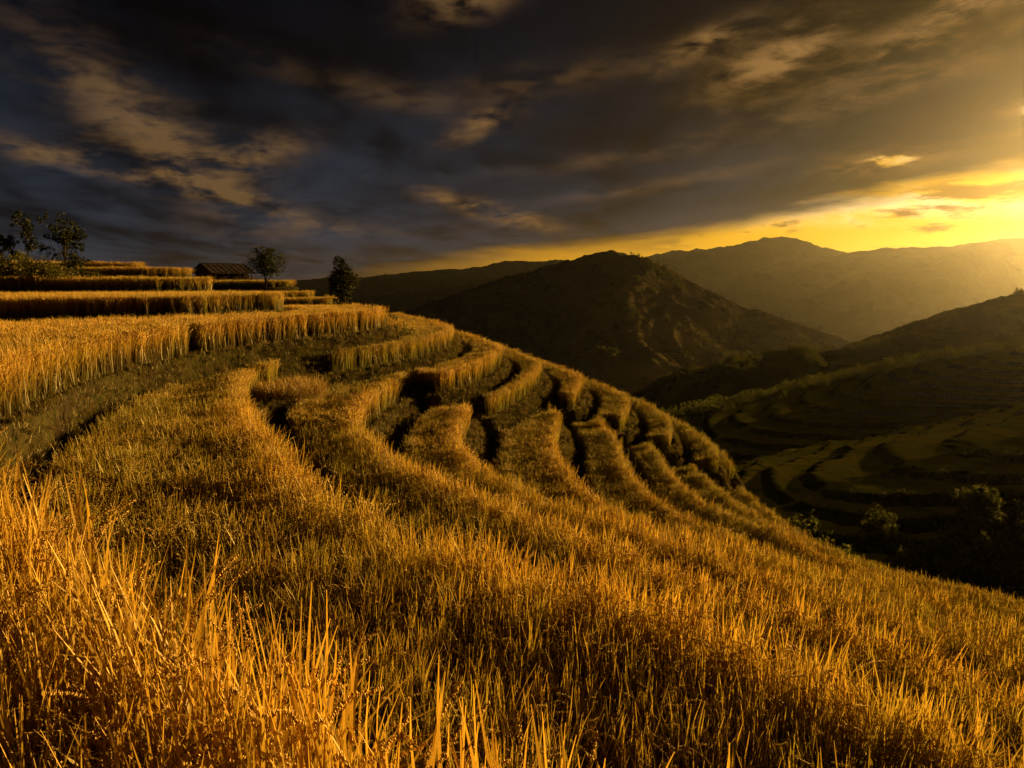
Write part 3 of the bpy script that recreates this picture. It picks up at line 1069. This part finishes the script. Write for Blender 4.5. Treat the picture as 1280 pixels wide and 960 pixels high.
# ------------------------------------------------------------------ woods on the hills
def woods(name, G, n, mask, size, key, label, thr=None, clus=25.0):
    V, S, T = G
    nn, m = S.shape
    P, I, Ro, Sc = [], [], [], []
    tries = 0
    while len(P) < n and tries < 40:
        tries += 1
        k = n * 3
        i, j = rng.integers(0, nn - 1, k), rng.integers(0, m - 1, k)
        # grid is finer near the crest: accept by cell width
        wgt = np.abs(T[i, j + 1] - T[i, j])
        keep = rng.random(k) < wgt / wgt.max()
        i, j = i[keep], j[keep]
        u, w = rng.random(len(i)), rng.random(len(i))
        p = (V[i, j] * ((1 - u) * (1 - w))[:, None] + V[i + 1, j] * (u * (1 - w))[:, None] + V[i, j + 1] * ((1 - u) * w)[:, None] + V[i + 1, j + 1] * (u * w)[:, None])
        f = fbm(p[:, 0] / clus, p[:, 1] / clus, 3)
        kk = mask(S[i, j] / S.max(), T[i, j], p) + 0.9 * f > rng.random(len(i)) * 0.3
        az = np.degrees(np.arctan2(p[:, 0], p[:, 1]))
        kk &= (np.abs(az) < 44) & (p[:, 1] > 20)
        for q in p[kk]:
            s = size * rng.uniform(.6, 1.3)
            P.append((q[0], q[1], q[2] - 0.1 * s))
            I.append(IDX[key][rng.integers(len(IDX[key]))])
            Ro.append((0, 0, rng.uniform(0, 6.28)))
            Sc.append((s, s, s * rng.uniform(.8, 1.2)))
    P, I, Ro, Sc = P[:n], I[:n], Ro[:n], Sc[:n]
    scatter(name, P, I, Ro, Sc, label, 'trees')


woods('woodland', Rg2, 2600, lambda s, t, p: np.where(t > 22, 0.7, np.where(t > 15, -0.1, -9)), 2.2, 'f', 'dark green trees covering the slope below the lowest far terraces', clus=14)
woods('woodland', Rg1, 1500, lambda s, t, p: np.where(t < -24, 0.3, np.where(t > 75, 0.3, np.where(t > 30, -0.5, -9))), 2.3, 'f', 'dark trees among the terraces and behind the crest of the striped hill', clus=18)
woods('woodland', Rg0, 4800, lambda s, t, p: np.where(t > 10, -0.12, np.where(t > -60, -0.3, -9)), 3.0, 'f', 'scattered trees and hedges on the green slope across the valley', clus=40)
woods('woodland', Rgc, 4200, lambda s, t, p: np.where(t > 25, -0.2, -9), 5.0, 'g', 'far trees dotted over the brown conical hill', clus=110)

def hedges(G, n, t0, t1, size, label):
    V, S, T = G
    dz = np.abs(V[:, 1:, 2] - V[:, :-1, 2]) / (np.linalg.norm(V[:, 1:, :2] - V[:, :-1, :2], axis=2) + 1e-6)
    ds = np.abs(V[1:, :, 2] - V[:-1, :, 2]) / (np.linalg.norm(V[1:, :, :2] - V[:-1, :, :2], axis=2) + 1e-6)
    st = np.maximum(dz[:-1], ds[:, :-1])
    Tm = T[:-1, :-1]
    az = np.degrees(np.arctan2(V[:-1, :-1, 0], V[:-1, :-1, 1]))
    ii, jj = np.nonzero((st > 0.55) & (Tm > t0) & (Tm < t1) & (np.abs(az) < 42))
    pk = rng.choice(len(ii), min(n, len(ii)), replace=False)
    P = V[ii[pk], jj[pk]] + rng.normal(0, .25, (len(pk), 3)) * np.array([1, 1, 0])
    sz = size * rng.uniform(.5, 1.3, len(pk))
    scatter('hedge', P - np.array([0, 0, 0.15]), rng.choice(IDX['g'], len(pk)), np.column_stack([np.zeros((len(pk), 2)), rng.uniform(0, 6.28, len(pk))]), np.column_stack([sz, sz, sz * .9]), label, 'hedge')


hedges(Rg1, 9000, 1, 110, 0.55, 'dark low growth along the banks of the striped far terraces')
hedges(Rg2, 5000, 1, 40, 0.6, 'dark low growth along the banks of the nearest far terraces')

# valley bottom between the near hill and the hills opposite
def gully_wood():
    P, I, Ro, Sc = [], [], [], []
    e = EDGE[8]
    n = 0
    for _ in range(6000):
        i = rng.integers(0, len(e) - 1)
        r = np.linalg.norm(e[i])
        if e[i][1] < 0 or r > 70:
            continue
        tg = e[i + 1] - e[i]
        tg /= np.linalg.norm(tg) + 1e-9
        nr = NRM[8][0][i]
        d = rng.uniform(13, 95)
        p = e[i] + nr * d
        z = -12.45 - 0.85 * d + 0.00035 * d * d
        s = rng.uniform(1.5, 3.0)
        P.append((p[0], p[1], z - 0.5))
        I.append(IDX['f'][rng.integers(4)])
        Ro.append((0, 0, rng.uniform(0, 6.28)))
        Sc.append((s, s, s))
        if len(P) > 1600:
            break
    scatter('woodland', P, I, Ro, Sc, 'dark shrubs and trees on the steep slope below the last terrace', 'trees')


gully_wood()


# ------------------------------------------------------------------ single trees and bushes
def tree(name, label, loc, h, lobes, n, size, mat, seed, stems=1, group=None, spread=0.25, trunk_r=0.09, branches=7):
    random.seed(seed)
    root = empty(name, loc)
    tag(root, label, 'tree' if 'tree' in name else 'bush', group)
    mb = MB()
    for s in range(stems):
        a = random.uniform(0, 6.28)
        off = Vector((math.cos(a), math.sin(a), 0)) * (0.12 * (stems > 1))
        topo = off + Vector((random.uniform(-spread, spread) * (1 + stems * .6), random.uniform(-spread, spread), h * random.uniform(.8, .93)))
        pts = [off.lerp(topo, k / 6) + Vector((random.uniform(-1, 1), random.uniform(-1, 1), 0)) * 0.035 * h * (0 < k < 6) * 0.5 for k in range(7)]
        pts[0].z -= 0.25
        mb.tube(pts, [trunk_r * (1 - 0.14 * k) for k in range(7)], 7)
        for b in range(branches):
            l = random.choice(lobes)
            st = pts[2 + b % 4]
            en = Vector(l[:3]) + Vector((random.uniform(-.5, .5), random.uniform(-.5, .5), random.uniform(-.2, .6))) * l[3]
            mid = st.lerp(en, 0.5) + Vector((0, 0, -0.08 * h * random.random()))
            mb.tube([st, mid, en], [trunk_r * .45, trunk_r * .3, trunk_r * .1], 5)
    mb.build('trunk', M['bark'], root, smooth=True)
    v, f, t_ = canopy_mesh(lobes, n, size, seed)
    cr = proto('crown', v, f, t_, [mat])
    C.objects.link(cr)
    cr.parent = root
    return root


def lobes_round(h, w, base, n, seed, topw=0.6):
    r = np.random.default_rng(seed)
    out = []
    for i in range(n):
        q = (i + .5) / n
        zc = base + (h - base) * (0.12 + 0.80 * q)
        k = math.sin(math.pi * (0.18 + 0.74 * q)) * w * 0.5 * (1 if q < .6 else topw + (1 - topw) * (1 - q) / .4)
        a = i * 2.4 + r.uniform(-.4, .4)
        out.append((k * r.uniform(.4, .85) * math.cos(a), k * r.uniform(.4, .85) * math.sin(a), zc + r.uniform(-.2, .2), k * r.uniform(.30, .66) + 0.12))
    return out


x, y, z = at(332, 362, 73)
tree('tree', 'round-crowned tree with a bare trunk beside the wooden hut', (x, y, SOIL[12]), 5.5, lobes_round(5.5, 3.1, 2.2, 15, 1), 5600, 0.08, M['leaf'], 11, trunk_r=0.13)
x, y, z = at(428, 387, 61)
tree('tree', 'tall narrow leafy tree at the lower corner of the terraces below the hut', (x, y, -3.3), 5.9, lobes_round(5.9, 2.2, 0.9, 18, 2, .7), 7000, 0.08, M['leaf'], 12, trunk_r=0.11)


def lobes_thin(h, w, n, seed):
    r = np.random.default_rng(seed)
    return [(r.uniform(-.5, .5) * w, r.uniform(-.3, .3) * w, h * r.uniform(.25, 1.0), r.uniform(.16, .34)) for _ in range(n)]


G3 = 'sparse saplings above the bushes'
for (u, vb, Y, h, w, n, sd, st, lab) in (
        (78, 345, 43, 3.6, 1.7, 20, 21, 3, 'dark sapling clump with several upright stems on the hilltop edge'),
        (96, 346, 44, 2.9, 1.2, 12, 22, 2, 'low leafy sapling on the slope side of the several-stemmed clump'),
        (32, 346, 41, 3.5, 1.2, 13, 23, 1, 'thin straggly sapling standing up from the bushes, leaves sparse'),
        (4, 346, 42, 2.4, 1.3, 10, 24, 1, 'short dark sapling half hidden among the bushes')):
    x, y, z = at(u, vb, Y)
    tree('tree', lab, (x, y, SOIL[-2]), h + 0.9, lobes_thin(h + 0.9, w, n * 2, sd), 4200, 0.055, M['leaf'], sd, stems=st, spread=0.3, trunk_r=0.05, branches=8)


def bush(label, u, Y, zb, h, w, n, size, mat, seed, group=None):
    x, y, z = at(u, 352, Y)
    r = np.random.default_rng(seed)
    lob = [(r.uniform(-.42, .42) * w, r.uniform(-.3, .3) * w, h * r.uniform(.2, .72), h * r.uniform(.2, .34)) for _ in range(9)]
    return tree('bush', label, (x, y, zb), h * .7, lob, n, size, mat, seed, stems=3, group=group, trunk_r=0.03, branches=3)


for i, (u, Y, h, w, lb) in enumerate(((6, 37, 2.3, 2.2, 'broad olive-brown bush below the short dark sapling'), (38, 38, 2.1, 1.8, 'olive-brown bush at the foot of the thin straggly sapling'),
                                       (62, 38.5, 1.8, 1.4, 'olive bush between the thin sapling and the several-stemmed clump'), (88, 39.5, 1.6, 1.4, 'low olive bush in front of the several-stemmed sapling clump'),
                                       (112, 40.5, 1.3, 1.2, 'smallest olive bush, where the bush row meets the rice'))):
    bush(lb, u, Y, SOIL[-2], h, w, 1500, 0.06, M['leaf_bush'], 100 + i)
bush('low olive shrub behind the rounded end of the broad curving terrace', 498, 36, -3.2, 1.5, 1.7, 900, 0.06, M['leaf_bush'], 120)
bush('small dark shrub between the tall leafy tree and the long terrace end', 472, 40, -3.2, 1.5, 1.6, 700, 0.06, M['leaf'], 121)

# trees one can count along the skyline of the green hill
V, S, T = Rg0
jc = int(np.argmin(np.abs(T[0])))
proto_tree = None
k = 0
GR = 'trees along the green hill skyline'
for i in range(20, V.shape[0] - 5, 1):
    p = V[i, jc]
    az = math.degrees(math.atan2(p[0], p[1]))
    if az < 10 or az > 40 or k >= 70:
        continue
    if fbm(np.array([i / 7.0]), np.array([2.2]), 2)[0] + 0.2 < rng.random() * 0.9:
        continue
    s = rng.uniform(.55, 1.25)
    pos = (p[0] + rng.uniform(-1.5, 1.5), p[1] + rng.uniform(-4, 6), p[2] - 0.4)
    if proto_tree is None:
        lob = [(rng.uniform(-.9, .9), rng.uniform(-.9, .9), rng.uniform(1.7, 3.9), rng.uniform(.6, 1.0)) for _ in range(9)]
        proto_tree = tree('ridge_tree', 'small dark tree standing on the skyline of the green hill', pos, 4.2, lob, 420, 0.26, M['leaf_forest'], 300, group=GR)
        o = proto_tree
    else:
        o = proto_tree.copy()
        C.objects.link(o)
        for ch in proto_tree.children:
            c = ch.copy()
            c.parent = o
            C.objects.link(c)
        o.location = pos
    o.scale = (s, s, s * rng.uniform(.85, 1.2))
    o.rotation_euler.z = rng.uniform(0, 6.28)
    k += 1


# ------------------------------------------------------------------ hut
def hut():
    x, y, z = at(279, 350, 96)
    zb = SOIL[11] + 0.25
    root = empty('hut', (x, y, zb), R(54))
    tag(root, 'weathered wooden hut with a broad gabled roof on the terrace skyline', 'hut')
    Lx, Wy, hw, hr = 5.2, 4.0, 1.75, 0.98          # ridge along local x; gable at -x
    mb = MB()
    # back, left and right boarded walls with a doorway opening
    th = 0.08
    for yy in (-Wy / 2, Wy / 2):
        mb = MB()
        n = 17
        for i in range(n):
            xx = -Lx / 2 + (i + .5) * Lx / n
            if yy < 0 and 6 <= i <= 8:
                continue
            if yy < 0 and i in (2, 3, 12, 13):
                mb.box((xx, yy, 0.45), (Lx / n - .015, th, 0.9))
                continue
            mb.box((xx, yy, hw / 2 - .05 + 0.006 * (i % 3)), (Lx / n - .015, th, hw - 0.02))
        mb.build('wall', M['wood'], root)
    for xx in (-Lx / 2, Lx / 2):
        g_ = MB()
        n = 13
        for i in range(n):
            yy = -Wy / 2 + (i + .5) * Wy / n
            top = hw + hr * (1 - abs(yy) / (Wy / 2)) * 0.9
            g_.box((xx, yy, top / 2), (th, Wy / n - .015, top))
        g_.build('gable_wall', M['wood'], root)
    for px_ in (-Lx / 2 - .02, -Lx / 6, Lx / 6, Lx / 2 + .02):
        for py_ in (-Wy / 2 - 0.55, Wy / 2 + .1):
            p = MB()
            p.tube([(px_, py_, -0.1), (px_, py_, hw + 0.02)], [0.07, 0.06], 8)
            p.build('post', M['wood'], root)
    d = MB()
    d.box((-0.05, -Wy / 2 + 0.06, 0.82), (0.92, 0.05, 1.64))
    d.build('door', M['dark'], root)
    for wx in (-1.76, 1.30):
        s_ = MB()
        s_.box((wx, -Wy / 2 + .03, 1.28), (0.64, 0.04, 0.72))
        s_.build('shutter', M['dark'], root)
    ov, ox = 0.62, 0.6
    run = Wy / 2 + ov
    rise = hr * run / (Wy / 2)
    sl = math.atan2(hr, Wy / 2)
    ln = math.hypot(run, rise)
    for sg in (-1, 1):
        mr = Matrix.Rotation(-sg * sl, 3, 'X')
        rf = MB()
        n = 7
        for i in range(n):           # overlapping courses of boards
            dd = (i + .5) / n
            c = Vector((0, sg * run * dd, hw + hr - rise * dd + 0.05 + 0.02 * (i % 2)))
            rf.box(c, (Lx + 2 * ox, ln / n + 0.06, 0.045), Matrix.Rotation(-sg * (sl - 0.05), 3, 'X'))
        ro = rf.build('roof', M['roof'], root)
        bt = MB()
        for i in range(9):
            xx = -Lx / 2 - ox + 0.1 + i * (Lx + 2 * ox - .2) / 8
            bt.box((xx, sg * run / 2, hw + hr - rise / 2 + 0.115), (0.05, ln, 0.04), mr)
        bt.build('batten', M['roof'], ro)
        for xx in (-Lx / 2 - ox, Lx / 2 + ox):
            bb = MB()
            bb.box((xx, sg * run / 2, hw + hr - rise / 2 - 0.01), (0.05, ln, 0.18), mr)
            bb.build('barge_board', M['wood'], root)
    rc = MB()
    rc.box((0, 0, hw + hr + 0.12), (Lx + 2 * ox + .1, 0.28, 0.07))
    rc.build('ridge_cap', M['roof'], root)


hut()

# ------------------------------------------------------------------ haze in the valley air
hm, t, out = new_mat('haze_air')
pv = t.node('ShaderNodeVolumePrincipled')
pv.inputs['Color'].default_value = (0.93, 0.88, 0.78, 1)
pv.inputs['Density'].default_value = HAZE_DENSITY
pv.inputs['Anisotropy'].default_value = HAZE_ANISO
t.l.new(pv.outputs[0], out.inputs['Volume'])
hb = MB()
hb.box((0, 0, (-245 + 400) / 2), (24000, 24000, 645))
ho = hb.build('haze', hm)
tag(ho, 'golden haze filling the valley air', 'haze', kind='stuff')
